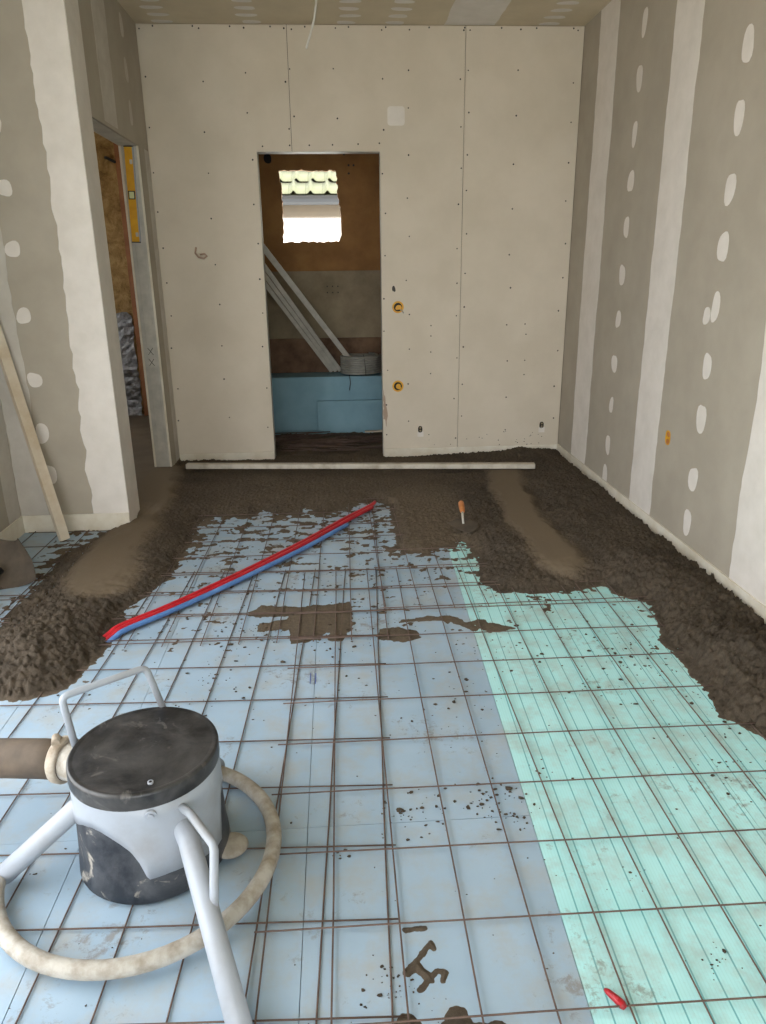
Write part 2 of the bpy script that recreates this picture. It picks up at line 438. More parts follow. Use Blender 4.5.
# dark open joints behind the gaps
MB().box((J1-0.0015, YB+0.0125, DZ), (J1+0.0015, YB+0.014, ZC)).box((J2-0.0015, YB+0.0125, 0.03), (J2+0.0015, YB+0.014, ZC)).build('open_joint', 'screw', wb)
sc = MB()
def screw(x, z, r=0.0058):
    n = 7
    sc.prism([(x+r*math.cos(2*PI*k/n), z+r*math.sin(2*PI*k/n)) for k in range(n)], w_back, -0.001, 0.0008)
for x in (XL+0.03, -0.775, -0.50, J1-0.02, J1+0.02, 0.045, 0.345, 0.50, J2-0.022, J2+0.022, 1.20, XR-0.05):
    z = 2.73 + random.uniform(-0.01, 0)
    while z > 0.12:
        ok = not (DX0-0.01 < x < DX1+0.01 and z < DZ+0.03)
        if ok: screw(x+random.uniform(-0.012, 0.012), z, random.uniform(0.0045, 0.0065))
        z -= 0.24+random.uniform(-0.04, 0.05)
x = XL+0.1
while x < XR:
    screw(x, 2.735, 0.0055); x += 0.24+random.uniform(-0.04, 0.04)
x = DX0+0.04
while x < DX1:
    screw(x, DZ+0.035+random.uniform(-0.005, 0.012), 0.0055); x += random.uniform(0.1, 0.2)
for _ in range(26):
    screw(random.uniform(0.6, 1.5), random.uniform(0.09, 0.2), random.uniform(0.002, 0.0045))
for x, z in ((0.66, 0.95), (0.66, 0.88), (0.66, 0.77), (0.66, 0.62), (1.32, 0.95), (1.33, 0.88), (1.33, 0.7), (1.33, 0.6)):
    screw(x, z, 0.005)
tag(sc.build('screw_heads', 'screw', wb), None, None, None, 'stuff')
# filler patch, dark mark, torn paper next to the doorway
q = []
for cx, cz, a0 in ((0.425+0.037, 2.248+0.037, 0), (0.425-0.037, 2.248+0.037, 90), (0.425-0.037, 2.248-0.037, 180), (0.425+0.037, 2.248-0.037, 270)):
    for k in range(5):
        a = math.radians(a0+k*22.5); q.append((cx+0.018*math.cos(a), cz+0.018*math.sin(a)))
MB().prism(q, w_back, 0, 0.0015).build('filler_patch', 'compound', wb)
MB().prism(blob(0.403, 1.197, 0.011, 0.02, 12, 0.2), w_back, 0, 0.0008).build('dark_smudge', 'screw', wb)
tp = subdiv([(DX1+0.002, 0.52), (DX1+0.018, 0.42), (DX1+0.032, 0.33), (DX1+0.02, 0.24), (DX1+0.012, 0.3), (DX1+0.002, 0.3)], 0.02, 0.004)
MB().prism(tp, w_back, 0, 0.0008).build('torn_paper', plain('torn_paper_brown', srgb(170, 148, 130), None, 8, 0.9), wb)
# steel channel lining the doorway
for a, b in (((DX0-0.0005, YB+0.003, 0.03), (DX0+0.0025, YB+0.098, DZ)), ((DX1-0.0025, YB+0.003, 0.03), (DX1+0.0005, YB+0.098, DZ)), ((DX0+0.0025, YB+0.003, DZ-0.0025), (DX1-0.0025, YB+0.098, DZ+0.0005))):
    MB().box(a, b).build('steel_channel', 'stud_steel', wb)
# foam edge strips (sit behind the screed at the foot of each wall)
def strip(name, a, b, label):
    struct(name, MB().box(a, b), 'foam_strip', label)
strip('baseboard_right', (XR-0.008, -2.5, 0), (XR-0.0005, YB-0.002, 0.088), 'white foam edge strip along the foot of the right wall')
strip('baseboard_back', (DX1+0.004, YB-0.008, 0), (XR-0.01, YB-0.0005, 0.085), 'white foam edge strip along the back wall right of the doorway')
strip('baseboard_rear', (XL+0.006, YB-0.008, 0), (DX0-0.004, YB-0.0005, 0.085), 'white foam edge strip along the back wall left of the doorway')

# ---- left side: return wall, wall with side doorway, near wall
wf = struct('wall_front_left', MB().box((XN-0.1, YF, -0.06), (XL, 4.06, ZC)), 'board_grey', 'left return wall of grey plasterboard with a broad white corner band')
band(wf, w_face, -1.33, XL-0.001, 0.02, ZC-0.002, 'compound', amp=0.02, ampr=0.0)
band(wf, w_face, XN+0.002, -1.575, 0.02, ZC-0.002, 'compound_thin', amp=0.012)
for k, z in enumerate((0.32, 0.54, 0.815, 1.13, 1.44, 1.71, 1.97, 2.24, 2.5)):
    dab(wf, w_face, -1.535+0.008*random.uniform(-1, 1), z, 0.034, 0.038 if k > 1 else 0.05)
band(wf, w_left, 3.852, 4.058, 0.02, ZC-0.002, 'compound', amp=0.0)
wl = struct('wall_left', MB().box((XL-0.104, 4.06, DZ), (XL-0.013, YB, ZC)).box((XL-0.104, 4.9535, -0.06), (XL-0.013, YB, DZ)), 'board_grey', 'left wall with side doorway near the back corner')
wp = lambda u, v, t: (XL+t, u, v)
MB().prism([(4.06, DZ), (4.95, DZ), (4.95, 0.02), (YB-0.001, 0.02), (YB-0.001, ZC-0.001), (4.06, ZC-0.001)], wp, -0.0128, 0).build('plasterboard', 'board_grey', wl)
MB().prism([(4.06, DZ), (4.95, DZ), (4.95, 0.02), (YB-0.001, 0.02), (YB-0.001, ZC-0.001), (4.06, ZC-0.001)], wp, -0.117, -0.1042).build('plasterboard', 'board_cream', wl)
band(wl, w_left, 4.28, 4.52, DZ+0.02, ZC-0.002, 'compound_thin', amp=0.006)
for k in range(3): dab(wl, w_left, 4.85, 2.2+0.22*k, 0.03, 0.06, 'compound_thin')
band(wl, w_left, 5.10, YB-0.004, 0.06, DZ, 'compound_thin', amp=0.006)
# steel stud in the jamb with raised ribs and two pen crosses
MB().box((XL-0.1038, 4.9505, 0.03), (XL-0.0132, 4.953, DZ-0.004)).build('steel_stud', 'stud_steel', wl)
for x in (XL-0.085, XL-0.032):
    MB().box((x-0.004, 4.9475, 0.03), (x+0.004, 4.9505, DZ-0.004)).build('stud_rib', 'stud_steel', wl)
for z in (0.835, 0.765):
    c = MB()
    for s in (-1, 1):
        c.tube([(XL-0.060-0.016, 4.9493, z-0.022*s), (XL-0.060+0.016, 4.9493, z+0.022*s)], 0.0016, 6)
    c.build('pen_cross', 'dark', wl)
for a, b in (((XL-0.117, 4.948, 0.02), (XL-0.104, 4.9515, DZ)), ((XL-0.0128, 4.948, 0.02), (XL, 4.9515, DZ))):
    MB().box(a, b).build('board_edge', 'foam_strip', wl)
MB().box((XL-0.1038, 4.06, DZ-0.0025), (XL-0.0132, 4.95, DZ)).build('steel_channel', 'stud_steel', wl)
strip('baseboard_left', (XN+0.009, YF-0.008, 0), (XL-0.001, YF-0.0005, 0.095), 'white foam edge strip along the foot of the left return wall')
wn = struct('wall_near_left', MB().box((XN-0.1, 2.5, -0.06), (XN, YF, ZC)).box((XN-0.1, Y0, -0.06), (XN, -0.1, ZC)).box((XN-0.1, -0.1, -0.06), (XN, 2.5, 0.1)).box((XN-0.1, -0.1, 2.3), (XN, 2.5, ZC)), 'board_grey', 'near left wall of grey plasterboard at the left edge')
band(wn, w_near, 3.70, 3.847, 0.02, ZC-0.002, 'compound_thin', amp=0.008)
band(wn, w_near, 2.65, 2.95, 0.02, ZC-0.002, 'compound', amp=0.008)
strip('baseboard_near', (XN+0.0005, 2.5, 0), (XN+0.008, YF-0.001, 0.095), 'white foam edge strip along the foot of the near left wall')
# wall behind the viewer with the wide garden opening
struct('wall_front', MB().box((XN-0.1, Y0-0.15, -0.06), (-1.55, Y0, ZC)).box((1.45, Y0-0.15, -0.06), (XR+0.1, Y0, ZC)).box((-1.55, Y0-0.15, 2.42), (1.45, Y0, ZC)), 'board_grey', 'wall with a wide garden opening behind the viewer')
gr = struct('ground', MB().box((-30, -40, -0.4), (30, Y0-0.16, -0.17)).box((-30, Y0-0.16, -0.4), (-3.2, 30, -0.17)).box((-3.2, Y0-0.16, -0.4), (XN-0.11, 3.9, -0.17)), 'paving', 'pale paving outside the garden opening')

# ---- ceiling
ce = struct('ceiling', MB().box((XN-0.1, Y0-0.15, ZC), (XR+0.1, YB+0.1, ZC+0.1)), 'board_dim', 'grey plasterboard ceiling with rows of compound dabs')
for u0, u1 in ((0.73, 1.04), (-0.46-1.25, -0.46-0.95)):
    band(ce, w_ceil, u0, u1, -2.0, YB-0.002, 'compound', amp=0.008)
for x in (-0.98, -0.46, 0.13, 0.43, 1.38):
    for k in range(12):
        dab(ce, w_ceil, x+random.uniform(-0.012, 0.012), YB-0.035-0.125*k, 0.06, 0.028, 'compound')

# ---- side room seen through the left doorway
fs = struct('floor_side', MB().box((-2.9, 4.062, -0.16), (XL-0.1178, YL, 0.054)), 'smooth_screed', 'smooth grey brown screed floor in the side room')
struct('wall_side_far', MB().box((-2.9, YL, -0.06), (XL-0.13, YL+0.1, ZC)), 'wool', 'tan mineral wool wall in the side room')
struct('wall_side_left', MB().box((-3.0, 4.0, -0.06), (-2.9, 5.1, ZC)).box((-3.0, 6.0, -0.06), (-2.9, YL+0.1, ZC)).box((-3.0, 5.1, -0.06), (-2.9, 6.0, 1.0)).box((-3.0, 5.1, 2.1), (-2.9, 6.0, ZC)), 'board_grey', 'outer wall of the side room with its window opening')
struct('wall_side_front', MB().box((-2.9, 3.95, -0.06), (XN-0.1, 4.06, ZC)), 'board_grey', 'front wall of the side room')
struct('ceiling_side', MB().box((-3.0, 4.06, ZC), (XL-0.1, YL+0.1, ZC+0.1)), 'board_dim', 'ceiling of the side room')
struct('wall_side_right', MB().box((XL-0.20, YB+0.11, -0.06), (XL-0.13, YL, ZC)), 'board_grey', 'partition between side room and rear room')

# ---- rear room seen through the back doorway
struct('floor_rear', MB().box((XL-0.12, YB+0.13, -0.16), (0.95, YW+0.2, -0.01)), 'slab', 'bare concrete floor of the rear room')
struct('wall_rear_left', MB().box((XL-0.12, YB+0.1, -0.06), (XL-0.05, YW, ZC)), 'board_cream', 'left wall of the rear room')
struct('wall_rear_right', MB().box((0.9, YB+0.1, -0.06), (0.97, YW+0.2, ZC)), 'board_cream', 'right wall of the rear room')
struct('ceiling_rear', MB().box((XL-0.12, YB+0.1, ZC), (0.97, YW+0.2, ZC+0.1)), 'board_dim', 'ceiling of the rear room')
HX0, HX1, HZ0, HZ1 = -0.408, 0.052, 1.545, 2.085
wrr = struct('wall_rear', MB().box((XL-0.12, YW+0.03, -0.06), (HX0-0.02, YW+0.2, ZC)).box((HX1+0.02, YW+0.03, -0.06), (0.97, YW+0.2, ZC)).box((HX0-0.02, YW+0.03, -0.06), (HX1+0.02, YW+0.2, HZ0-0.02)).box((HX0-0.02, YW+0.03, HZ1+0.02), (HX1+0.02, YW+0.2, ZC)), 'kraft', 'far wall of the rear room with a rough square window hole')
def holed_panel():
    """fibre board with a rough sawn hole: outer rectangle joined to a ragged inner loop."""
    rnd = random.Random(4)
    inner = subdiv([(HX0, HZ0), (HX1-0.005, HZ0), (HX1+0.025, HZ0+0.06), (HX1+0.02, HZ0+0.22), (HX1, HZ0+0.36), (HX1-0.012, HZ1), (HX0-0.005, HZ1), (HX0+0.006, HZ0+0.3)], 0.022, 0.007, rnd)
    cx, cz = (HX0+HX1)/2, (HZ0+HZ1)/2
    X0, X1, Z0, Z1 = XL-0.05, 0.9, 1.317, ZC
    outer = []
    for u, v in inner:
        dx, dz = u-cx, v-cz; t = min((X1-cx)/dx if dx > 1e-6 else 1e9, (X0-cx)/dx if dx < -1e-6 else 1e9, (Z1-cz)/dz if dz > 1e-6 else 1e9, (Z0-cz)/dz if dz < -1e-6 else 1e9)
        outer.append((cx+dx*t, cz+dz*t))
    for cc in ((X0, Z0), (X1, Z0), (X1, Z1), (X0, Z1)):
        k = min(range(len(outer)), key=lambda i: math.hypot(outer[i][0]-cc[0], outer[i][1]-cc[1])); outer[k] = cc
    n = len(inner); m = MB()
    v = [(u, YW, w) for u, w in outer]+[(u, YW, w) for u, w in inner]+[(u, YW+0.05, w) for u, w in inner]
    f = []
    for i in range(n):
        j = (i+1) % n
        f += [(i, j, n+j, n+i), (n+i, n+j, 2*n+j, 2*n+i)]
    return m.add(v, f)
holed_panel().build('fibre_board', 'kraft', wrr)
MB().box((XL-0.05, YW, 0.765), (0.9, YW+0.029, 1.314)).build('old_board', 'old_board', wrr)
MB().box((XL-0.05, YW+0.004, -0.06), (0.9, YW+0.029, 0.763)).build('stained_board', 'stain_board', wrr)
hs = MB()
for i in range(3):
    for j in range(2):
        hs.prism([(-0.06+0.045*i+0.006*math.cos(k*PI/3), 1.19-0.05*j+0.006*math.sin(k*PI/3)) for k in range(6)], lambda u, v, t: (u, YW-t, v), 0, 0.0008)
for (u, v) in ((0.145, 2.06), (0.145, 2.12), (0.185, 2.12), (0.11, 2.2), (-0.37, 1.0)):
    hs.prism([(u+0.009*math.cos(k*PI/3), v+0.009*math.sin(k*PI/3)) for k in range(6)], lambda u, v, t: (u, YW-t, v), 0, 0.0008)
tag(hs.build('screw_holes', 'screw', wrr), None, None, None, 'stuff')
MB().prism(blob(-0.50, 2.17, 0.03, 0.035, 16, 0.05), lambda u, v, t: (u, YW-t, v), 0, 0.004).build('cable_hole', 'dark', wrr)
MB().box((DX0, YB+0.0, -0.062), (DX1, YB+0.13, -0.002)).build('door_sill', 'slab', floor)

# ================================================================== THE SCREED (one poured mass)
HOLE = [(-1.21, 2.19), (-1.05, 2.16), (-0.96, 2.21), (-0.92, 2.33), (-0.9, 2.45), (-0.89, 2.57), (-0.89, 2.67), (-0.9, 2.85), (-0.84, 2.98), (-0.8, 3.13), (-0.79, 3.3), (-0.78, 3.57), (-0.78, 3.98), (-0.66, 4.01), (-0.49, 4.01), (-0.46, 4.11), (-0.32, 3.99), (-0.21, 4.13), (-0.07, 3.98), (0.05, 4.14), (0.19, 4.24), (0.28, 4.14), (0.29, 3.86), (0.28, 3.47), (0.3, 3.36), (0.4, 3.35), (0.52, 3.43), (0.6, 3.5), (0.64, 3.4), (0.65, 3.21), (0.61, 2.95), (0.67, 2.87), (0.8, 2.83), (0.93, 2.85), (1.05, 2.87), (1.13, 2.9), (1.16, 2.82), (1.26, 2.69), (1.24, 2.55), (1.18, 2.39), (1.2, 2.28), (1.18, 2.16), (1.2, 2.04), (1.16, 1.9), (1.28, 1.73)]
ALC = [(-1.19, 3.97), (-1.25, 3.83), (-1.32, 3.62), (-1.39, 3.48), (-1.37, 3.3), (-1.36, 3.12), (-1.37, 2.97), (-1.37, 2.73), (-1.4, 2.53)]
SCREED = [(-1.42, 2.36), (-1.33, 2.24)] + HOLE + [(1.42, 1.52), (1.66, 1.40), (1.66, 5.6), (-1.6, 5.6), (-1.6, 3.9), (-1.3, 3.9)] + ALC
SM_L = [(-1.22, 4.91), (-1.13, 4.22), (-1.12, 3.54), (-1.07, 3.0)]
SM_R = [(1.1, 4.75), (1.02, 4.2), (0.985, 3.65), (0.99, 3.21), (1.0, 3.07)]
PUD = [[(-0.40, 2.74), (-0.34, 2.81), (-0.18, 2.79), (0.02, 2.82), (0.035, 2.6), (-0.02, 2.49), (-0.06, 2.5), (-0.07, 2.58), (-0.1, 2.5), (-0.2, 2.49), (-0.21, 2.6), (-0.33, 2.60), (-0.33, 2.65), (-0.22, 2.68), (-0.22, 2.72), (-0.34, 2.72)],
       [(0.12, 2.51), (0.15, 2.57), (0.21, 2.575), (0.27, 2.54), (0.285, 2.49), (0.23, 2.46), (0.16, 2.465)],
       [(0.2, 2.62), (0.33, 2.63), (0.42, 2.60), (0.50, 2.53), (0.52, 2.56), (0.44, 2.65), (0.34, 2.66)],
       [(0.48, 2.60), (0.56, 2.50), (0.66, 2.53), (0.62, 2.55), (0.53, 2.62)]]
def screed(X, Y):
    sd = sdist(SCREED, X, Y)
    en = 0.030*fbm(X, Y, 9, 4, 21) + 0.016*fbm(X, Y, 40, 3, 31)
    s = sd + en
    rough = fbm(X, Y, 16, 4, 41, 0.62, True); clump = fbm(X, Y, 46, 3, 51, 0.6, True)
    big = fbm(X, Y, 3.2, 3, 61)
    T = 0.040 + 0.016*big
    # poured bank along the right wall and heaps at its near end
    bank = sstep(1.10, 1.28, X+0.05*fbm(X, Y, 5, 2, 71))
    T = T + bank*(0.022+0.02*big)
    T = T + 0.075*np.exp(-(((X-1.33)/0.17)**2+((Y-2.15)/0.25)**2)) + 0.035*np.exp(-(((X-1.36)/0.16)**2+((Y-2.9)/0.35)**2))
    T = T + 0.050*np.exp(-(((X-1.40)/0.2)**2+((Y-1.7)/0.2)**2))
    # left bank: rough flank and end heap
    T = T + 0.050*np.exp(-(((X+1.12)/0.20)**2+((Y-2.5)/0.26)**2)) + 0.018*np.exp(-(((X+0.92)/0.1)**2+((Y-3.3)/0.7)**2))
    # rough clods beside the right trowelled lane
    T = T + 0.020*np.exp(-(((X-0.80)/0.11)**2+((Y-3.5)/0.7)**2))
    # the shallow spread in the middle near the trowel, and the churned part in front of the doorway
    mid = sstep(0.20, 0.34, X)*(1-sstep(0.58, 0.74, X))*(1-sstep(4.3, 4.6, Y))*sstep(3.2, 3.4, Y)
    T = T*(1-mid) + 0.020*mid
    A = 0.014 + 0.012*(bank+sstep(-0.85, -1.0, X))*sstep(3.5, 2.7, Y) - 0.009*mid
    back = sstep(3.95, 4.2, Y)*(1-sstep(0.5, 0.75, X))*sstep(-0.95, -0.7, X)
    A = A*(1-0.55*back); T = T*(1-back) + back*(0.030+0.012*big)
    # trowelled lanes
    lane = np.maximum(1-sstep(0.09, 0.19, linedist(SM_L, X, Y)+0.055*fbm(X, Y, 6, 4, 81)), 1-sstep(0.07, 0.15, linedist(SM_R, X, Y)+0.05*fbm(X, Y, 6, 4, 91)))
    lane = np.maximum(lane, sstep(-1.12, -1.16, X)*sstep(4.0, 4.1, Y))
    T = T*(1-lane) + 0.060*lane
    A = A*(1-0.97*lane)
    ramp_ = sstep(-0.004, 0.08, s)*0.55 + 0.45*sstep(0.02, 0.22, s)
    ramp_ = ramp_*(1-mid) + mid*sstep(-0.004, 0.06, s)
    H = T*ramp_ + (A*(rough*0.8+0.5*clump) + 0.006*clump*(1-lane))*sstep(0.0, 0.03, s)
    H = np.where(s < 0.0, s*0.15, H+0.001)
    # thin smears on the boards: many near the poured edge, fading towards the viewer
    near = np.clip(-s, 0, 5)
    stretch = fbm(X*0.6, Y, 17, 4, 101, 0.6) + 0.35*fbm(X, Y*0.6, 40, 3, 111)
    ins = sstep(3.1, 3.9, Y)*(X < 0.5)
    thr = np.interp(Y, [1.6, 2.2, 2.8, 3.4, 4.1], [0.95, 0.60, 0.38, 0.22, 0.10]) + 0.1*fbm(X, Y, 2.5, 2, 171) - 0.2*np.exp(-(near/0.05)**2)
    # mortar clings along the mesh bars
    gx = np.abs(((X+0.10+0.0*Y)/0.1405) % 1 - 0.5)*0.1405; gx = 0.07-gx
    thr = thr - 0.13*np.exp(-(gx/0.016)**2)*ins
    film = np.clip((stretch-thr)*0.03, -0.003, 0.0035)
    for p in PUD:
        d = sdist(p, X, Y) + 0.018*fbm(X, Y, 14, 3, 121)+0.014*fbm(X, Y, 45, 3, 131)
        film = np.maximum(film, np.clip(d*0.12, -0.003, 0.0045))
    H = np.maximum(H, film)
    inside = (X > XN)
    H = np.where(inside, H, -0.01)
    S = np.maximum(lane*0.9, np.where(s > 0, np.maximum(0.45*mid, 0.25*back), 0.35))
    return H, S
sr = heightfield('wet_screed', XL-0.1176, XR-0.0085, 1.32, YB+0.09, 0.0062, screed)
tag(sr, 'wet brown sand and cement screed poured along the walls around the mesh', 'screed', None, 'stuff')
def screed_left(X, Y):
    H, S = screed(X, Y); return np.where(Y < YF-0.006, H, -0.01), S
sl = heightfield('wet_screed_heap', -1.50, XL-0.1176+0.0, 2.1, YF, 0.0062, screed_left)
sl.parent = sr

# small mortar splashes near the viewer
def splash_fn(polys, base=0.0):
    def fn(X, Y):
        f = np.full(X.shape, -0.003)
        for p, hh in polys:
            d = sdist(p, X, Y)+0.007*fbm(X, Y, 22, 3, 141)+0.004*fbm(X, Y, 80, 2, 151)
            f = np.maximum(f, np.clip(d*0.25, -0.003, hh))
        return f + np.where(f > 0.0005, 0.0015*fbm(X, Y, 120, 2, 161), 0), np.full(X.shape, 0.15)
    return fn
sp = heightfield('mortar_splash', 0.03, 0.34, 0.88, 1.06, 0.003, splash_fn([([(0.06, 0.9), (0.34, 0.9), (0.31, 0.965), (0.26, 0.985), (0.215, 0.985), (0.20, 1.015), (0.175, 1.02), (0.155, 0.985), (0.12, 0.975), (0.105, 1.008), (0.085, 1.016), (0.07, 0.99)], 0.006)]))
tag(sp, 'brown mortar splash at the bottom edge of the picture on blue board', 'mortar', None, 'stuff')
def squiggle(X, Y):
    f = np.full(X.shape, -0.003)
    for path, w in (([(0.103, 1.098), (0.130, 1.128), (0.157, 1.160), (0.162, 1.148)], 0.0055), ([(0.104, 1.098), (0.122, 1.112), (0.146, 1.080)], 0.009), ([(0.124, 1.058), (0.147, 1.082), (0.164, 1.096), (0.178, 1.092), (0.172, 1.074)], 0.0055), ([(0.108, 1.196), (0.150, 1.197)], 0.006)):
        d = w - linedist(path, X, Y) + 0.004*fbm(X, Y, 60, 3, 141)
        f = np.maximum(f, np.clip(d*0.5, -0.003, 0.004))
    return f, np.full(X.shape, 0.15)
zz = heightfield('mortar_squiggle', 0.06, 0.26, 1.02, 1.24, 0.002, squiggle)
tag(zz, 'zigzag smear of mortar on blue board near the bottom edge', 'mortar', None, 'stuff')

# crumbs scattered on the boards
def crumbs():
    t = (1+5**0.5)/2
    ico = np.array([(-1, t, 0), (1, t, 0), (-1, -t, 0), (1, -t, 0), (0, -1, t), (0, 1, t), (0, -1, -t), (0, 1, -t), (t, 0, -1), (t, 0, 1), (-t, 0, -1), (-t, 0, 1)])/1.9
    F = [(0,11,5),(0,5,1),(0,1,7),(0,7,10),(0,10,11),(1,5,9),(5,11,4),(11,10,2),(10,7,6),(7,1,8),(3,9,4),(3,4,2),(3,2,6),(3,6,8),(3,8,9),(4,9,5),(2,4,11),(6,2,10),(8,6,7),(9,8,1)]
    spots = [(0.37, 1.58, 0.045, 60), (0.15, 1.55, 0.05, 45), (-0.47, 2.2, 0.10, 45), (-0.37, 2.58, 0.09, 90), (0.53, 1.69, 0.02, 8), (1.03, 1.63, 0.06, 20), (-0.06, 2.5, 0.10, 60), (0.55, 2.29, 0.12, 40), (0.88, 2.6, 0.2, 70), (0.27, 3.1, 0.16, 60), (0.65, 1.29, 0.02, 8), (0.72, 1.08, 0.03, 16), (0.95, 2.1, 0.15, 30), (0.0, 3.0, 0.4, 160), (-0.75, 2.75, 0.12, 70), (0.05, 1.0, 0.06, 30), (0.07, 1.08, 0.02, 25), (1.08, 2.3, 0.1, 60), (-0.5, 3.3, 0.25, 120), (0.35, 2.0, 0.1, 25), (-0.03, 1.42, 0.012, 8), (0.43, 1.5, 0.02, 14), (1.2, 1.85, 0.12, 60)]
    L = []
    for x, y, s, n in spots:
        for _ in range(n): L.append((random.gauss(x, s), random.gauss(y, s), min(0.008, 0.0013+random.expovariate(1/0.0013))))
    for _ in range(220): L.append((random.uniform(-1.0, 1.3), random.uniform(0.9, 3.2), 0.0012+random.expovariate(1/0.001)))
    V = []; FF = []
    px, py = np.array([l[0] for l in L]), np.array([l[1] for l in L])
    for x, y, r in L:
        if y < 1.4: r *= 0.65
        if (x+0.47)**2+(y-1.47)**2 < 0.19**2: continue
        o = len(V)
        k = 1+0.35*RNG.uniform(-1, 1, (12, 1)); p = ico*k*r*np.array([RNG.uniform(0.8, 1.8), RNG.uniform(0.8, 1.5), 0.42])
        V += [(x+a, y+b, c+r*0.35) for a, b, c in p]; FF += [(a+o, b+o, c+o) for a, b, c in F]
    m = MB(); m.add(V, FF, True)
    return m.build('mortar_crumbs', 'mortar')
tag(crumbs(), 'small brown mortar crumbs scattered over the insulation boards', 'mortar', None, 'stuff')

# ================================================================== REINFORCING MESH
def wire_mesh(label, x0, x1, y0, y1, ox, oy, ang, z, seed, px=0.1405, py=0.2145, r=0.0020):
    """welded sheet: longitudinal bars in y, cross bars in x; (ox, oy) one bar crossing; ang turns it about that crossing."""
    rnd = random.Random(seed)
    root = thing('wire_mesh', label, 'wire mesh', (ox, oy, z), 'welded wire mesh sheets on the insulation')
    root.rotation_euler = (0, 0, ang)
    def bar(L, along_y):
        m = MB(); n = max(2, int(L/0.25)); pts = []
        for i in range(n+1):
            t = L*i/n; w = rnd.uniform(-0.0016, 0.0016)
            pts.append((w, t, rnd.uniform(0, 0.0012)) if along_y else (t, w, rnd.uniform(0, 0.0012)))
        m.tube(pts, r, 6); me = m.mesh('mesh_bar'); me.materials.append(M['rust']); return me
    kx0, kx1 = math.ceil((x0-ox)/px), math.floor((x1-ox)/px)
    ky0, ky1 = math.ceil((y0-oy)/py), math.floor((y1-oy)/py)
    LY = (ky1-ky0)*py+0.05; LX = (kx1-kx0)*px+0.05
    vy = [bar(LY, True) for _ in range(4)]; vx = [bar(LX, False) for _ in range(4)]
    for k in range(kx0, kx1+1):
        o = bpy.data.objects.new('mesh_bar', vy[k % 4]); COL.objects.link(o); o.parent = root
        o.location = (k*px+rnd.uniform(-0.002, 0.002), ky0*py-0.025, r)
    for k in range(ky0, ky1+1):
        o = bpy.data.objects.new('mesh_bar', vx[k % 4]); COL.objects.link(o); o.parent = root
        o.location = (kx0*px-0.025, k*py+rnd.uniform(-0.003, 0.003), 3*r*0.93)
    return root
wire_mesh('rusty welded wire mesh sheet at near left, under the white pump pot', -1.66, 0.10, 0.75, 3.16, -0.067, 1.228, -0.040, 0.0, 1)
wire_mesh('rusty welded wire mesh sheet at near right over the mint green boards', -0.20, 1.46, 0.70, 3.20, -0.045, 1.205, -0.006, 0.0055, 2)
wire_mesh('rusty welded wire mesh sheet at far left, crossed by red and blue pipes', -1.66, 0.20, 2.42, 4.95, -0.103, 3.79, -0.012, 0.004, 3)
wire_mesh('rusty welded wire mesh sheet at far right, mostly buried in wet screed', 0.13, 1.46, 2.52, 4.95, 0.161, 3.80, 0.010, 0.0075, 4)

# ================================================================== THINGS IN THE MAIN ROOM
# ---- pump pot on a tripod
PX, PY = -0.472, 1.472
pump = thing('screed_outlet_pot', 'white tripod screed outlet pot with scuffed black lid, standing on mesh', 'pump pot', (PX, PY, 0.0))
pc = (PX, PY, 0)
MB().lathe([(0.135, 0.003), (0.170, 0.003), (0.1755, 0.010), (0.1735, 0.035), (0.1705, 0.06), (0.166, 0.15), (0.161, 0.262)], pc, 64).build('rubber_skirt', 'rubber', pump)
def shell():
    seg = 180; m = MB(); top = 0.268; vo = []; 
    def low(a):
        # a in degrees around the pot, -90 faces the viewer: cut-out on the left front
        a = (a+360) % 360
        pts = [(0, 0.172), (120, 0.165), (195, 0.160), (205, 0.165), (217, 0.172), (228, 0.188), (239, 0.196), (247, 0.193), (255, 0.182), (262, 0.168), (269, 0.148), (274, 0.118), (277, 0.090), (279, 0.072), (294, 0.076), (310, 0.074), (323, 0.066), (338, 0.060), (344, 0.062), (349, 0.12), (354, 0.165), (360, 0.172)]
        for (a0, z0), (a1, z1) in zip(pts[:-1], pts[1:]):
            if a0 <= a <= a1: return z0+(z1-z0)*(a-a0)/(a1-a0)
    for r0, flip in ((0.1715, 0), (0.1685, 1)):
        for k in range(seg):
            A = 360*k/seg; zl = low(A); ca, sa = math.cos(math.radians(A)), math.sin(math.radians(A))
            for j in range(5):
                z = zl+(top-zl)*j/4; r = r0 + 0.002*max(0, min(1, (0.1-z)/0.02)) - 0.006*max(0, (z-0.1))/0.17
                vo.append((PX+r*ca, PY+r*sa, z))
    fs_ = []
    for s in range(2):
        b = s*seg*5
        for k in range(seg):
            k2 = (k+1) % seg
            for j in range(4):
                f = (b+k*5+j, b+k2*5+j, b+k2*5+j+1, b+k*5+j+1); fs_.append(f if s == 0 else f[::-1])
    for k in range(seg):
        k2 = (k+1) % seg; b = seg*5
        fs_.append((k*5, b+k*5, b+k2*5, k2*5)); fs_.append((k*5+4, k2*5+4, b+k2*5+4, b+k*5+4))
    return m.add(vo, fs_, True)
shell().build('steel_shell', 'white_metal', pump)
lid = MB().lathe([(0.160, 0.252), (0.1675, 0.252), (0.1675, 0.252), (0.1685, 0.255), (0.1685, 0.284), (0.1680, 0.2875), (0.1660, 0.2905), (0.1630, 0.2922), (0.1630, 0.2922), (0.158, 0.2922), (0.154, 0.2905), (0.154, 0.2905), (0.08, 0.2905), (0.004, 0.2905)], pc, 72).build('lid', 'lid', pump)
lh = (PX+0.045, PY-0.128)
MB().lathe([(0.0065, 0.2905), (0.0065, 0.2945), (0.005, 0.2945)], (lh[0], lh[1], 0), 12).build('lid_screw', 'white_metal', lid)
MB().lathe([(0.0035, 0.2946), (0.0034, 0.2949)], (lh[0], lh[1], 0), 10).build('screw_hole', 'dark', lid)
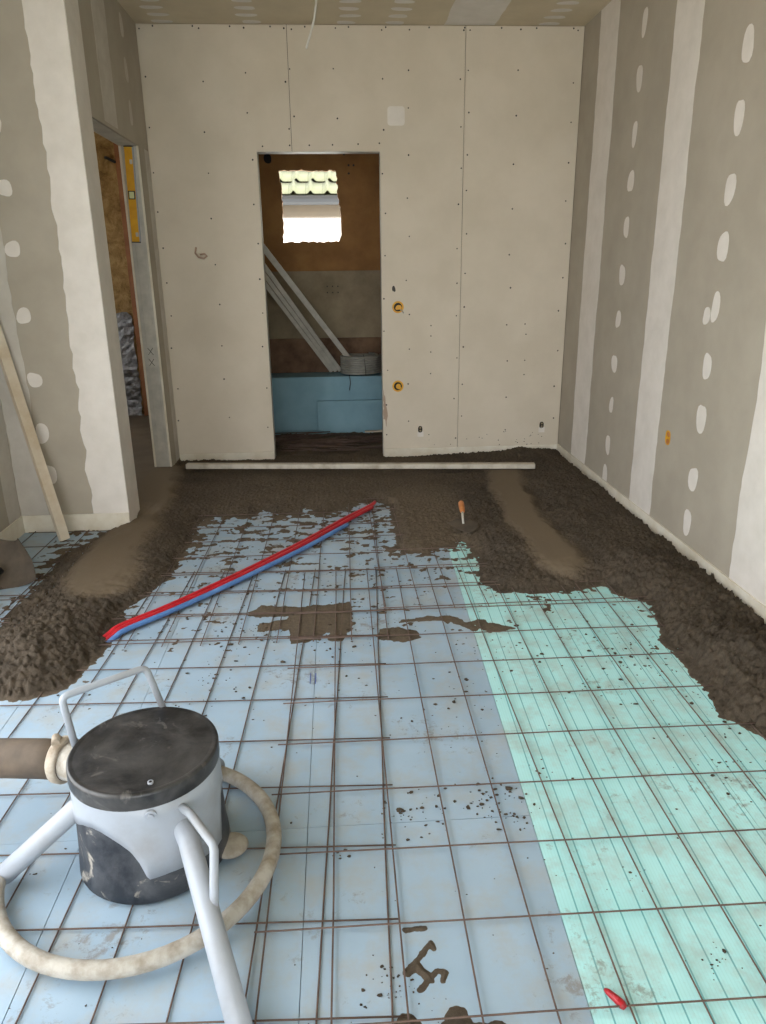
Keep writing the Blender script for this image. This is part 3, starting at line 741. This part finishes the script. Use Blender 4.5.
def on_shell(deg, z, r=0.169): return Vector((PX+r*math.cos(math.radians(deg)), PY+r*math.sin(math.radians(deg)), z))
# bolt facing the viewer
b0 = on_shell(286, 0.236, 0.164); nrm = (b0-Vector((PX, PY, b0.z))).normalized()
bo = MB().tube([b0, b0+nrm*0.010], 0.0125, 16).build('bolt', 'white_metal', pump)
MB().tube([b0+nrm*0.010, b0+nrm*0.015], 0.0075, 6).build('bolt_head', 'white_metal', bo)
# legs
LEG = [((-0.362, 1.335, 0.170), (-0.199, 0.955, 0.012)), ((-0.612, 1.418, 0.185), (-0.795, 1.383, 0.030)), ((-0.425, 1.635, 0.175), (-0.365, 1.735, 0.030))]
for k, (a, b) in enumerate(LEG):
    a = Vector(a); b = Vector(b); d = (a-b).normalized()
    inn = Vector((PX, PY, a.z+0.02)); a2 = a + (inn-a).normalized()*0.045
    R_ = 0.0235
    lg = MB().tube([a2, a+(a2-a)*0.3, a+(b-a)*0.06, a+(b-a)*0.5, b], R_, 18).build('leg', 'white_metal', pump)
# brace on the near leg
MB().tube([(-0.378, 1.352, 0.226), (-0.345, 1.322, 0.224), (-0.288, 1.252, 0.203), (-0.284, 1.24, 0.196), (-0.282, 1.20, 0.15), (-0.2815, 1.172, 0.100)], 0.0095, 12).build('brace', 'white_metal', pump)
MB().lathe([(0.040, 0.0), (0.043, 0.004), (0.038, 0.010), (0.022, 0.015)], (-0.292, 1.452, 0.011), 24).build('foot_pad', 'dirty_white', pump)
# ring tube linking the legs
RC, RR = (-0.497, 1.432), 0.311
MB().tube([(RC[0]+RR*math.cos(2*PI*k/64), RC[1]+RR*math.sin(2*PI*k/64), 0.031) for k in range(-31, 19)], 0.0185, 14).build('ring_tube', 'dirty_white', pump)
# bow handle
hz = 0.402
P1, P2, P3, P4 = Vector((-0.642, 1.512, 0.272)), Vector((-0.660, 1.522, hz)), Vector((-0.496, 1.642, hz)), Vector((-0.462, 1.640, 0.272))
def fillet(pts, r=0.018, n=5):
    out = [pts[0]]
    for a, b, c in zip(pts[:-2], pts[1:-1], pts[2:]):
        p = b+(a-b).normalized()*r; q_ = b+(c-b).normalized()*r
        for i in range(n+1):
            t = i/n; out.append(p*(1-t)**2+b*2*t*(1-t)+q_*t*t)
    return out+[pts[-1]]
MB().tube(fillet([P1, P2, P3, P4]), 0.0085, 12).build('bow_handle', 'white_metal', pump)
# inlet stub
MB().tube([(-0.56, 1.50, 0.215), (-0.688, 1.545, 0.215)], 0.046, 24).build('inlet_stub', 'dirty_white', pump)
# ---- delivery hose with clamp
hose = thing('delivery_hose', 'muddy brown delivery hose running out left from the outlet pot', 'hose', (-0.69, 1.55, 0.0))
MB().tube([(-0.680, 1.5425, 0.2145), (-0.74, 1.556, 0.213), (-0.86, 1.578, 0.205), (-1.0, 1.58, 0.17), (-1.2, 1.53, 0.10), (-1.36, 1.40, 0.064), (-1.46, 1.15, 0.060), (-1.5, 0.8, 0.060), (-1.5, 0.2, 0.060), (-1.45, -0.8, 0.060)], 0.0475, 24).build('hose_body', 'hose', hose)
cl = MB().tube([(-0.676, 1.541, 0.2147), (-0.681, 1.5428, 0.2146), (-0.697, 1.548, 0.2142), (-0.702, 1.5495, 0.214)], [0.052, 0.056, 0.056, 0.052], 28).build('clamp', 'clamp', hose)
MB().tube([(-0.70, 1.56, 0.262), (-0.70, 1.55, 0.275), (-0.695, 1.53, 0.272)], 0.010, 10).build('clamp_lever', 'clamp', cl)

# ---- red and blue heating pipes
def pipe(name, mat, pts, r, label):
    P = [Vector(p) for p in pts]; out = []
    for i in range(len(P)-1):
        p0, p1, p2, p3 = P[max(0, i-1)], P[i], P[i+1], P[min(len(P)-1, i+2)]
        for k in range(10):
            t = k/10
            out.append(0.5*((2*p1)+(-p0+p2)*t+(2*p0-5*p1+4*p2-p3)*t*t+(-p0+3*p1-3*p2+p3)*t**3))
    out.append(P[-1])
    o = MB().tube(out, r, 12).build(name, mat); tag(o, label, 'pipe', 'heating pipes laid across the mesh'); return o
pipe('heating_pipe', 'red_pipe', [(-0.945, 2.565, -0.014), (-0.91, 2.605, 0.006), (-0.87, 2.65, 0.020), (-0.725, 2.800, 0.0225), (-0.516, 3.062, 0.023), (-0.220, 3.470, 0.0235), (0.010, 3.830, 0.0235), (0.165, 4.06, 0.022), (0.20, 4.15, 0.016)], 0.0105,'red pipe on the far side of the three-pipe bundle on the mesh')
pipe('heating_pipe', 'red_pipe', [(-0.93, 2.55, -0.014), (-0.895, 2.588, 0.006), (-0.855, 2.632, 0.020), (-0.708, 2.785, 0.0225), (-0.498, 3.044, 0.023), (-0.202, 3.452, 0.0235), (0.024, 3.80, 0.0235), (0.135, 3.97, 0.022), (0.18, 4.06, 0.014)], 0.0105,'red pipe in the middle of the three-pipe bundle on the mesh')
pipe('heating_pipe', 'blue_pipe', [(-0.915, 2.535, -0.014), (-0.88, 2.572, 0.006), (-0.842, 2.619, 0.017), (-0.695, 2.773, 0.0185), (-0.483, 3.031, 0.019), (-0.185, 3.430, 0.019), (-0.03, 3.66, 0.021), (0.03, 3.77, 0.014)], 0.0105,'blue pipe lying in front of the two red pipes')

# ---- screed straightedge lying across two lanes
def oriented_box(a, b, w, h, up=(0, 0, 1)):
    a, b = Vector(a), Vector(b); d = (b-a).normalized(); s = d.cross(Vector(up)).normalized(); u = s.cross(d)
    v = []
    for p in (a, b):
        for i, j in ((-1, -1), (1, -1), (1, 1), (-1, 1)): v.append(p+s*(w/2*i)+u*(h/2*j))
    return MB().add(v, [(0, 1, 2, 3), (7, 6, 5, 4), (0, 4, 5, 1), (1, 5, 6, 2), (2, 6, 7, 3), (3, 7, 4, 0)])
se = thing('screed_straightedge', 'long pale aluminium straightedge lying on screed before the back doorway', 'straightedge', (0.12, 4.74, 0.06))
oriented_box((-1.03, 4.872, 0.083), (1.283, 4.628, 0.083), 0.05, 0.032).build('bar_body', 'alu', se, 0.003)
for p, q_ in (((-1.034, 4.8724, 0.083), (-1.03, 4.872, 0.083)), ((1.283, 4.628, 0.083), (1.287, 4.6276, 0.083))):
    oriented_box(p, q_, 0.046, 0.028).build('end_cap', 'muddy_steel', se)

# ---- leaning batten
lb = oriented_box((-1.448, 3.700, 0.004), (-1.688, 3.815, 1.22), 0.052, 0.026, (0.78, -0.62, 0.1)).build('timber_batten', 'plank', None, 0.002)
tag(lb, 'pale timber batten leaning into the left corner', 'batten')

# ---- trowel stuck in the mortar
tr = thing('brick_trowel', 'trowel with orange wooden handle resting in the mortar', 'trowel', (0.63, 3.6, 0.03))
bl = [(0.555, 3.62), (0.60, 3.55), (0.655, 3.50), (0.70, 3.545), (0.715, 3.61), (0.66, 3.66), (0.61, 3.66)]
MB().prism(bl, lambda u, v, t: (u, v, 0.050+0.16*(v-3.58)+t), 0, 0.003).build('blade', 'muddy_steel', tr)
MB().tube([(0.636, 3.60, 0.058), (0.637, 3.625, 0.078), (0.640, 3.655, 0.092), (0.643, 3.675, 0.097)], 0.006, 10).build('tang', 'stud_steel', tr)
MB().tube([(0.643, 3.672, 0.096), (0.6435, 3.68, 0.099), (0.646, 3.72, 0.110), (0.649, 3.76, 0.120), (0.650, 3.77, 0.122)], [0.008, 0.013, 0.016, 0.015, 0.010], 14).build('handle', 'handle_wood', tr)

# ---- shovel at the left edge
sh = thing('square_shovel', 'mortar-covered shovel blade at the left edge before the alcove boards', 'shovel', (-1.45, 3.15, 0.0))
def blade():
    nu, nv = 10, 10; m = MB(); V = []
    A, B, Cc, D = Vector((-1.560, 3.24, 0.185)), Vector((-1.440, 3.16, 0.214)), Vector((-1.365, 3.12, 0.030)), Vector((-1.585, 3.06, 0.006))
    nrm = (B-A).cross(D-A).normalized()
    for s in (0, 1):
        for i in range(nu+1):
            for j in range(nv+1):
                u, v = i/nu, j/nv
                p = (A*(1-u)+B*u)*(1-v)+(D*(1-u)+Cc*u)*v
                p = p + nrm*(0.035*math.sin(PI*u)*0.8+0.02*math.sin(PI*v)) + nrm*(0.003*s)
                if u > 0.85 and v > 0.5: p = p - Vector((0.02, 0, 0))*(u-0.85)/0.15*(v-0.5)
                V.append(p)
    F = []; N = (nu+1)*(nv+1)
    for s in (0, 1):
        for i in range(nu):
            for j in range(nv):
                f = (s*N+i*(nv+1)+j, s*N+(i+1)*(nv+1)+j, s*N+(i+1)*(nv+1)+j+1, s*N+i*(nv+1)+j+1); F.append(f if s else f[::-1])
    return m.add(V, F, True)
blade().build('blade', 'muddy_steel', sh)
MB().tube([(-1.52, 3.12, 0.085), (-1.56, 3.05, 0.055), (-1.60, 2.95, 0.035), (-1.64, 2.86, 0.022)], [0.02, 0.022, 0.02, 0.018], 12).build('socket', 'black_plastic', sh)
MB().tube([(-1.63, 2.88, 0.024), (-1.66, 2.6, 0.022), (-1.68, 1.9, 0.022)], 0.0175, 12).build('handle', 'plank', sh)

# ---- small red clip on the green board
rc = thing('red_clip', 'small red plastic clip lying on the mint green board', 'clip', (0.49, 1.005, 0))
MB().tube([(0.478, 1.026, 0.010), (0.482, 1.020, 0.011), (0.492, 1.004, 0.012), (0.500, 0.992, 0.011), (0.504, 0.986, 0.009)], [0.003, 0.006, 0.0075, 0.0085, 0.005], 10).build('clip_body', 'red_plastic', rc)
MB().tube([(0.484, 1.014, 0.016), (0.494, 0.998, 0.0195)], 0.0025, 8).build('clip_spring', 'red_plastic', rc)

# ---- sockets and boxes let into the walls
def round_box(x, z, label, r=0.040):
    t = thing('junction_box', label, 'junction box', (x, YB, z), 'electrical boxes in the walls')
    seg = 24
    def ring(r0, r1, y0, y1):
        m = MB(); v = []
        for rr, yy in ((r0, y0), (r1, y0), (r1, y1), (r0, y1)):
            for k in range(seg):
                a = 2*PI*k/seg; v.append((x+rr*math.cos(a), yy, z+rr*math.sin(a)))
        f = []
        for q_ in range(4):
            for k in range(seg):
                k2 = (k+1) % seg; n2 = (q_+1) % 4
                f.append((q_*seg+k, n2*seg+k, n2*seg+k2, q_*seg+k2))
        return m.add(v, f, False)
    ring(r*0.72, r, YB-0.003, YB-0.0003).build('rim', 'yellow', t)
    MB().prism([(x+r*0.72*math.cos(2*PI*k/seg), z+r*0.72*math.sin(2*PI*k/seg)) for k in range(seg)], w_back, 0.0003, 0.0008).build('dark_cavity', 'dark', t)
    MB().prism(blob(x+r*0.10, z-r*0.08, r*0.48, r*0.42, 16, 0.18), w_back, 0.0009, 0.0024).build('inner_clip', 'yellow', t)
    return t
rb = round_box(0.431, 1.077, 'upper round yellow box right of the back doorway')
MB().tube([(0.448, YB-0.004, 1.062), (0.462, YB-0.006, 1.05), (0.469, YB-0.003, 1.036)], 0.004, 8).build('wire_end', 'coil', rb)
round_box(0.428, 0.537, 'lower round yellow box right of the back doorway')
def low_socket(x, z, label):
    t = thing('junction_box', label, 'junction box', (x, YB, z), 'electrical boxes in the walls')
    MB().prism([(x-0.02, z-0.055), (x+0.024, z-0.055), (x+0.024, z-0.018), (x-0.02, z-0.018)], w_back, 0, 0.0012).build('filler_smear', 'compound', t)
    MB().prism(blob(x, z, 0.016, 0.024, 16, 0.0), w_back, 0.0002, 0.0012).build('dark_cavity', 'dark', t)
    for dz in (-0.009, 0.011):
        MB().prism(blob(x+0.001, z+dz, 0.007, 0.006, 12, 0.0), w_back, 0.0012, 0.003).build('plastic_insert', 'old_board', t)
low_socket(0.588, 0.222, 'small low dark box in the back wall left of the board joint')
low_socket(1.478, 0.232, 'small low dark box in the back wall by the right corner')
t = thing('junction_box', 'small yellow box let into the right wall', 'junction box', (XR, 3.44, 0.527), 'electrical boxes in the walls')
MB().prism(blob(3.44, 0.527, 0.026, 0.036, 20, 0.0), w_right, 0.0002, 0.002).build('rim', 'yellow', t)
MB().prism(blob(3.434, 0.545, 0.015, 0.012, 14, 0.0), w_right, 0.002, 0.0032).build('opening', 'handle_wood', t)
MB().prism(blob(3.434, 0.510, 0.015, 0.012, 14, 0.0), w_right, 0.002, 0.0032).build('opening', 'handle_wood', t)
# cable loop on the back wall, cable from the ceiling
cb = MB().tube([(-0.90, YB-0.003, 1.475), (-0.905, YB-0.02, 1.44), (-0.885, YB-0.03, 1.415), (-0.85, YB-0.03, 1.405), (-0.83, YB-0.025, 1.42), (-0.845, YB-0.02, 1.435), (-0.875, YB-0.015, 1.43)], 0.006, 8).build('cable_loop', 'loop')
tag(cb, 'short looped cable end poking out of the back wall', 'cable')
wc = thing('ceiling_cable', 'white cable hanging from the ceiling above the doorway', 'cable', (-0.055, 4.62, ZC))
MB().lathe([(0.022, -0.012), (0.03, -0.003), (0.03, 0.0)], (-0.052, 4.62, ZC), 16).build('yellow_collar', 'yellow', wc)
MB().tube([(-0.052, 4.62, ZC-0.004), (-0.050, 4.62, 2.69), (-0.062, 4.62, 2.62), (-0.085, 4.62, 2.55), (-0.112, 4.62, 2.475)], 0.006, 8).build('cable', 'wire', wc)
# pen marks on a board
for k in range(2):
    MB().box((-0.125+0.018*k, 2.19, 0.0), (-0.1225+0.018*k, 2.26, 0.0006)).build('pen_stroke', 'blue_ink', floor)

# ---- spirit level held to the jamb
lv = thing('spirit_level', 'yellow spirit level standing upright against the side doorway jamb', 'spirit level', (XL-0.058, 4.938, 1.5))
LA, LB_ = Vector((XL-0.056, 4.934, 2.035)), Vector((XL-0.070, 4.934, 1.505))
oriented_box(LA, LB_, 0.046, 0.022, (0, -1, 0)).build('level_body', 'yellow', lv)
oriented_box(LA+Vector((0.0255, 0, 0)), LB_+Vector((0.0255, 0, 0)), 0.005, 0.020, (0, -1, 0)).build('pale_edge', 'white_metal', lv)
for t_ in (0.0, 1.0):
    p = LA.lerp(LB_, t_); d = (LB_-LA).normalized()*(0.006 if t_ else -0.006)
    oriented_box(p, p+d, 0.05, 0.024, (0, -1, 0)).build('end_cap', 'black_plastic', lv)
p0, p1 = LA.lerp(LB_, 0.455), LA.lerp(LB_, 0.545); off = Vector((0, -0.0115, 0))
vf = oriented_box(p0+off, p1+off, 0.040, 0.002, (0, -1, 0)).build('vial_frame', 'black_plastic', lv)
oriented_box(LA.lerp(LB_, 0.465)+off*1.15, LA.lerp(LB_, 0.535)+off*1.15, 0.028, 0.002, (0, -1, 0)).build('vial', 'vial', vf)
for t_ in (0.13, 0.9):
    oriented_box(LA.lerp(LB_, t_)+off+Vector((0.012, 0, 0)), LA.lerp(LB_, t_+0.045)+off+Vector((0.012, 0, 0)), 0.016, 0.0015, (0, -1, 0)).build('hand_hole', 'stud_steel', lv)

# ---- side room: timber post and foil
tp_ = MB().box((-1.80, YL-0.10, 0.052), (-1.70, YL-0.002, ZC)).build('timber_post', 'post_wood', None, 0.004)
tag(tp_, 'orange brown timber post in the side room behind the doorway', 'post')
def foil_sheet():
    n, k = 26, 10; V = []
    for i in range(n+1):
        for j in range(k+1):
            z = 0.054+0.90*i/n; x = -2.25+0.42*j/k
            V.append((x+random.uniform(-0.01, 0.01), YL-0.03-0.10*max(0, 0.12-z)/0.12+random.uniform(-0.012, 0.012), z + (random.uniform(-0.03, 0.03) if i == n else 0)))
    F = [(i*(k+1)+j, i*(k+1)+j+1, (i+1)*(k+1)+j+1, (i+1)*(k+1)+j) for i in range(n) for j in range(k)]
    o = MB().add(V, F, False).build('foil_sheet', 'foil'); s = o.modifiers.new('thickness', 'SOLIDIFY'); s.thickness = 0.002
    return o
tag(foil_sheet(), 'crumpled silver foil sheet hanging low in the side room', 'foil')
wk = MB().tube([(-1.90, YL-0.02, 2.245), (-1.88, YL-0.04, 2.24), (-1.80, YL-0.115, 2.20)], 0.012, 8).build('loose_cable', 'screw')
tag(wk, 'dark cable stub poking out of the mineral wool in the side room', 'cable')

# ---- rear room: foam boards, metal profiles, coil, bundled wire on the floor
xa = [(-1.08, -0.22), (-0.215, 0.60)]
for k in range(3):
    o = MB().box((-0.98, 6.20+0.1*k+0.0005, -0.01), (0.62, 6.30+0.1*k-0.0005, 0.474)).build('foam_board', 'xps', None, 0.002)
    tag(o, ('front', 'middle', 'rearmost')[k] + ' of three tall blue foam boards stacked against the rear room wall', 'foam board', 'blue foam boards in the rear room')
o = oriented_box((-0.175, 6.165, 0.135), (0.42, 6.165, 0.135), 0.03, 0.289, (0, 0, 1)).build('foam_board', 'xps', None, 0.002)
tag(o, 'small low blue foam board standing in front of the tall ones', 'foam board', 'blue foam boards in the rear room')
def channel(a, b, w, h, label):
    a, b = Vector(a), Vector(b); d = (b-a).normalized(); s = d.cross(Vector((0, 1, 0))).normalized(); u = s.cross(d)
    t = 0.0025; prof = [(-w/2, 0), (w/2, 0), (w/2, h), (w/2-t, h), (w/2-t, t), (-w/2+t, t), (-w/2+t, h), (-w/2, h)]
    m = MB(); V = [p+s*i+u*j for p in (a, b) for i, j in prof]; n = 8
    m.add(V, [tuple(range(n)), tuple(range(2*n-1, n-1, -1))]+[(i, i+n, (i+1) % n+n, (i+1) % n) for i in range(n)])
    o = m.build('steel_profile', 'stud_steel'); tag(o, label, 'metal profile', 'leaning metal profiles in the rear room'); return o
def ext(p, q_, t): return tuple(Vector(p)+(Vector(q_)-Vector(p))*t)
prs = [((0.190, 6.36, 0.490), (-0.525, 5.80, 1.50), 0.042, 'upper right one of the leaning metal profiles behind the coil'),
       ((0.030, 6.42, 0.492), (-0.545, 5.80, 1.40), 0.032, 'second metal profile down in the leaning bundle'),
       ((-0.008, 6.40, 0.492), (-0.560, 5.80, 1.355), 0.030, 'third metal profile down in the leaning bundle'),
       ((-0.044, 6.38, 0.492), (-0.575, 5.80, 1.310), 0.030, 'lowest metal profile in the leaning bundle')]
for a, b, w, lab in prs: channel(a, ext(a, b, 1.55), w, 0.028, lab)
cc = thing('conduit_coil', 'grey conduit coil sitting on the blue foam boards', 'conduit coil', (0.205, 6.33, 0.475))
hp = []
for k in range(8*32+1):
    a = 2*PI*k/32; hp.append((0.205+0.165*math.cos(a), 6.33+0.165*math.sin(a), 0.475+0.011+0.0185*k/32))
MB().tube(hp, 0.0105, 8).build('outer_winding', 'coil', cc)
hp = []
for k in range(8*28+1):
    a = 2*PI*k/28+1; hp.append((0.205+0.142*math.cos(a), 6.33+0.142*math.sin(a), 0.475+0.011+0.0185*k/28))
MB().tube(hp, 0.0105, 8).build('inner_winding', 'coil', cc)
MB().tube([(0.24, 6.158, 0.478), (0.235, 6.152, 0.56), (0.225, 6.165, 0.648), (0.22, 6.20, 0.652)], 0.003, 6).build('tie_wire', 'screw', cc)
tw = MB().tube([(0.10, 6.21, 0.486), (0.105, 6.185, 0.47), (0.11, 6.184, 0.42), (0.10, 6.186, 0.36)], 0.003, 6).build('hanging_wire', 'screw'); tag(tw, 'thin dark wire hanging down the blue foam from the coil', 'wire')
def wire_bundle():
    m = MB()
    for _ in range(70):
        x = random.uniform(-0.75, 0.55); y = random.uniform(5.42, 6.05); L = random.uniform(0.2, 0.6); a = random.uniform(-0.25, 0.25); z = random.uniform(0.0, 0.05)
        m.tube([(max(-1.0, x-L/2*math.cos(a)), y-L/2*math.sin(a), z), (min(0.8, x+L/2*math.cos(a)), y+L/2*math.sin(a), z+random.uniform(-0.01, 0.01))], 0.004, 5)
    return m.build('tie_wire_bundle', 'rust')
tag(wire_bundle(), 'loose rusty steel wires strewn over the rear room floor', 'wire', None, 'stuff')
def rubble(X, Y):
    H = 0.008+0.02*fbm(X, Y, 5, 4, 201)+0.012*fbm(X, Y, 28, 3, 211, 0.6, True)
    return H, np.full(X.shape, 0.3)
rbb = heightfield('rear_floor_mortar', XL-0.04, 0.88, YB+0.105, 6.14, 0.015, rubble, -0.009); tag(rbb, 'uneven brown mortar on the rear room floor', 'mortar', None, 'stuff')
of = oriented_box((0.22, 6.08, 0.028), (0.42, 6.09, 0.028), 0.03, 0.012).build('pale_offcut', 'plank'); tag(of, 'pale offcut strip on the rear room floor by the foam board', 'offcut')

# ---- neighbouring house outside the window hole
nh = thing('neighbour_house', 'neighbouring house with pale roof tiles seen through the window hole', 'house', (0, 10.0, -1.0))
MB().box((-5, 10.06, -1.0), (5, 14.0, 1.965)).build('wall', 'white_wall', nh)
MB().box((-5, 9.82, 1.94), (5, 10.05, 2.15)).build('fascia', 'fascia', nh)
gt = MB().prism([(9.66+0.09*math.cos(PI+PI*k/8), 2.165+0.10*math.sin(PI+PI*k/8)) for k in range(9)] , lambda u, v, t: (t, u, v), -5, 5).build('gutter', 'gutter', nh)
MB().add([(-5, 9.70, 2.165), (5, 9.70, 2.165), (5, 13.7, 4.70), (-5, 13.7, 4.70), (-5, 9.70, 2.145), (5, 9.70, 2.145), (5, 13.7, 4.68), (-5, 13.7, 4.68)], [(0, 1, 2, 3), (7, 6, 5, 4), (0, 4, 5, 1), (3, 2, 6, 7), (1, 5, 6, 2), (0, 3, 7, 4)]).build('roof_deck', 'tile', nh)
def tile_mesh():
    m = MB(); V = []; n = 12; w, L = 0.205, 0.36
    for s, dz in ((0, 0.0), (1, -0.014)):
        for e in (0, 1):
            for i in range(n+1):
                t = i/n; zz_ = 0.04*math.exp(-((t-0.3)/0.12)**2)
                V.append((t*w, e*L*math.cos(0.56), zz_+dz+e*L*math.sin(0.56)+(0.03 if e == 0 else 0.0)))
    N = n+1; F = []
    for i in range(n):
        F += [(i, i+1, N+i+1, N+i), (2*N+i+1, 2*N+i, 3*N+i, 3*N+i+1), (i+1, i, 2*N+i, 2*N+i+1), (N+i, N+i+1, 3*N+i+1, 3*N+i)]
    F += [(0, N, 3*N, 2*N), (n, 2*N+n, 3*N+n, N+n)]
    m.add(V, F, True); me = m.mesh('roof_tile'); me.materials.append(M['tile']); return me
tm = tile_mesh()
for r_ in range(7):
    for c_ in range(14):
        o = bpy.data.objects.new('roof_tile', tm); COL.objects.link(o); o.parent = nh
        x = -1.75+0.205*c_+0.03*(r_ % 2); s_ = 0.31*r_
        o.location = (x, 9.69+s_*math.cos(0.56)-10.0, 2.17+s_*math.sin(0.56)+1.0)
